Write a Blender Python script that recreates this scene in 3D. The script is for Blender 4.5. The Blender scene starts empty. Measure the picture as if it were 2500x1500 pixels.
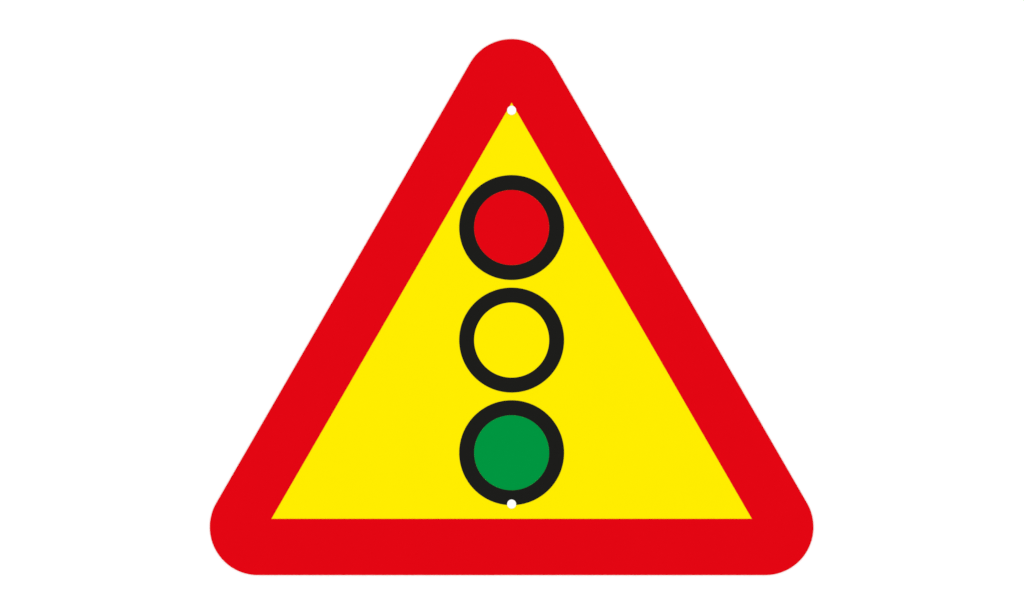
import bpy, bmesh, math
from mathutils import Vector

sc = bpy.context.scene
C = sc.collection

# ---------------------------------------------------------------- frame, camera, light, exposure
S = 0.9 / 1473.0            # metres per photograph pixel: the sign is 0.9 m wide
ZC = 1.60                   # height of the picture centre
FRONT = 0.0018              # front of the printed face, out from the backdrop

cam = bpy.data.objects.new('camera', bpy.data.cameras.new('camera'))
C.objects.link(cam)
cam.data.sensor_width = 36.0
cam.data.lens = 100.0
cam.data.clip_start = 0.1
cam.data.clip_end = 60.0
cam.location = (0.0, -(2500 * S * 100.0 / 36.0) - FRONT, ZC)
cam.rotation_euler = (math.radians(90), 0, 0)
sc.camera = cam

# shadowless white studio: even light from every side
world = bpy.data.worlds.new('World')
sc.world = world
world.use_nodes = True
bg = world.node_tree.nodes['Background']
bg.inputs['Color'].default_value = (1, 1, 1, 1)
bg.inputs['Strength'].default_value = 1.0

vs = sc.view_settings
vs.view_transform = 'Standard'
vs.look = 'None'
vs.exposure = 0.20
vs.gamma = 1.0
vs.use_curve_mapping = False
GAIN = 2.0 ** 0.20


# ---------------------------------------------------------------- materials
def lin(v):
    v /= 255.0
    return v / 12.92 if v <= 0.04045 else ((v + 0.055) / 1.055) ** 2.4


def paint(name, rgb, vary=0.006, scale=9.0, rough=0.85, k=1.0):
    """Matt print or paint: one colour with a barely visible unevenness in the coat."""
    col = [k * lin(c) / GAIN for c in rgb]
    m = bpy.data.materials.new(name)
    m.use_nodes = True
    nt = m.node_tree
    b = nt.nodes['Principled BSDF']
    b.inputs['Roughness'].default_value = rough
    b.inputs['Specular IOR Level'].default_value = 0.0
    tc = nt.nodes.new('ShaderNodeTexCoord')
    n = nt.nodes.new('ShaderNodeTexNoise')
    n.inputs['Scale'].default_value = scale
    n.inputs['Detail'].default_value = 5.0
    n.inputs['Roughness'].default_value = 0.65
    r = nt.nodes.new('ShaderNodeValToRGB')
    r.color_ramp.elements[0].position = 0.3
    r.color_ramp.elements[1].position = 0.7
    r.color_ramp.elements[0].color = [c * (1 - vary) for c in col] + [1]
    r.color_ramp.elements[1].color = [c * (1 + vary) for c in col] + [1]
    nt.links.new(tc.outputs['Object'], n.inputs['Vector'])
    nt.links.new(n.outputs['Fac'], r.inputs['Fac'])
    nt.links.new(r.outputs['Color'], b.inputs['Base Color'])
    return m


RED = paint('red_print', (227, 6, 19), 0.010)
YELLOW = paint('yellow_print', (255, 237, 0), 0.004)
GREEN = paint('green_print', (0, 150, 64), 0.010)
BLACK = paint('black_print', (29, 29, 27), 0.020)
WHITE = paint('white_enamel', (255, 255, 255), 0.001, k=1.02)
WALL = paint('white_backdrop', (255, 255, 255), 0.0015, 2.0, k=1.08)
METAL = bpy.data.materials.new('aluminium')
METAL.use_nodes = True
mb = METAL.node_tree.nodes['Principled BSDF']
mb.inputs['Base Color'].default_value = (0.72, 0.73, 0.74, 1)
mb.inputs['Metallic'].default_value = 1.0
mb.inputs['Roughness'].default_value = 0.35
mn = METAL.node_tree.nodes.new('ShaderNodeTexNoise')
mn.inputs['Scale'].default_value = 300.0
mp = METAL.node_tree.nodes.new('ShaderNodeBump')
mp.inputs['Strength'].default_value = 0.05
METAL.node_tree.links.new(mn.outputs['Fac'], mp.inputs['Height'])
METAL.node_tree.links.new(mp.outputs['Normal'], mb.inputs['Normal'])


# ---------------------------------------------------------------- shapes
CX = 1249.1                 # the sign's axis in the photograph


def P(px, py):
    """photograph pixel -> (x, z) on the sign's plane, in metres, about the picture centre"""
    return ((px - 1250.0) * S, (750.0 - py) * S)


def circle(px, py, r, n=160):
    x, z = P(px, py)
    return [(x + r * S * math.cos(2 * math.pi * i / n), z + r * S * math.sin(2 * math.pi * i / n)) for i in range(n)]


def rounded_triangle(inset=0.0, n=56):
    """outer outline: equilateral, corners of radius 117 px"""
    R = 117.4
    ctr = [(CX, 213.2), (629.6, 1287.2), (2 * CX - 629.6, 1287.2)]
    start = [30, 150, 270]
    pts = []
    for (cx, cy), a0 in zip(ctr, start):
        for i in range(n + 1):
            a = math.radians(a0 + 120.0 * i / n)
            x, z = P(cx, cy)
            rr = R * S - inset
            pts.append((x + rr * math.cos(a), z + rr * math.sin(a)))
    return pts


def triangle(grow=0.0):
    """the yellow field, grown outwards by `grow` metres"""
    v = [P(CX, 250.4), P(CX - 587.0, 1267.4), P(CX + 587.0, 1267.4)]
    gx = sum(p[0] for p in v) / 3
    gz = sum(p[1] for p in v) / 3
    inr = v[0][1] - gz
    k = (inr + 2 * grow) / inr
    return [(gx + (x - gx) * k, gz + (z - gz) * k) for x, z in v]


def slab(name, mat, outer, d0, d1, parent, hole=None, label=None, bevel=0.0, at=(0, 0)):
    """a sheet between distances d0 and d1 in front of the backdrop, optionally with one hole"""
    bm = bmesh.new()
    loops = [outer] + ([hole] if hole else [])
    edges = []
    for lp in loops:
        vs_ = [bm.verts.new((x - at[0], -d0, z - at[1])) for x, z in lp]
        edges += [bm.edges.new((vs_[i], vs_[(i + 1) % len(vs_)])) for i in range(len(vs_))]
    if hole:
        bmesh.ops.triangle_fill(bm, edges=edges, use_beauty=True)
    else:
        bm.faces.new([v for v in bm.verts])
    ext = bmesh.ops.extrude_face_region(bm, geom=bm.faces[:])
    top = [g for g in ext['geom'] if isinstance(g, bmesh.types.BMVert)]
    for v in top:
        v.co.y = -d1
    bmesh.ops.recalc_face_normals(bm, faces=bm.faces[:])
    if bevel:
        rim = [e for e in bm.edges if all(abs(v.co.y + d1) < 1e-7 for v in e.verts)
               and any(abs(f.normal.y) < 0.5 for f in e.link_faces)]
        bmesh.ops.bevel(bm, geom=rim, offset=bevel, segments=3, profile=0.5, affect='EDGES')
    me = bpy.data.meshes.new(name)
    bm.to_mesh(me)
    bm.free()
    me.materials.append(mat)
    o = bpy.data.objects.new(name, me)
    C.objects.link(o)
    if parent is not None:
        o.parent = parent
    o.location = (at[0], 0, at[1])
    if label:
        o['label'] = label
    return o


# ---------------------------------------------------------------- backdrop
bm = bmesh.new()
bmesh.ops.create_cube(bm, size=1.0)
for v in bm.verts:
    v.co = Vector((v.co.x * 14.0, v.co.y * 0.04 + 0.02, v.co.z * 10.0 + ZC))
me = bpy.data.meshes.new('backdrop')
bm.to_mesh(me)
bm.free()
me.materials.append(WALL)
back = bpy.data.objects.new('backdrop', me)
C.objects.link(back)
back['kind'] = 'structure'

# ---------------------------------------------------------------- the sign
sign = bpy.data.objects.new('warning_sign', None)
sign.empty_display_size = 0.1
C.objects.link(sign)
sign.location = (0, 0, ZC)
sign['label'] = 'red bordered yellow triangular warning sign with red, yellow and green traffic light circles'
sign['category'] = 'traffic sign'

slab('backing_plate', METAL, rounded_triangle(0.0006), 0.0002, 0.0010, sign)
slab('yellow_panel', YELLOW, triangle(0.004), 0.00105, 0.0014, sign)
slab("red_border", RED, rounded_triangle(), 0.00102, 0.0017, sign, hole=triangle(-0.3 * S), bevel=0.0)

for py, mat, txt in ((556.0, RED, 'red disc in the top black ring'),
                     (830.8, YELLOW, 'yellow disc in the middle black ring'),
                     (1105.8, GREEN, 'green disc in the bottom black ring')):
    c = P(CX, py)
    ring = slab('signal_ring', BLACK, circle(CX, py, 128.1), 0.00145, 0.0017, sign,
                hole=circle(CX, py, 91.6), at=c)
    d = slab('signal_disc', mat, circle(CX, py, 91.5), 0.00144, 0.00165, None, at=c, label=txt)
    d.parent = ring
    d.location = (0, 0, 0)

for py, txt in ((269.8, 'white round fixing at the upper tip of the yellow field'),
                (1231.0, 'white round fixing on the lower edge of the bottom black ring')):
    slab('fixing_rivet', WHITE, circle(CX, py, 11.0, 48), 0.00175, 0.0024, sign,
         at=P(CX, py), bevel=0.0002, label=txt)
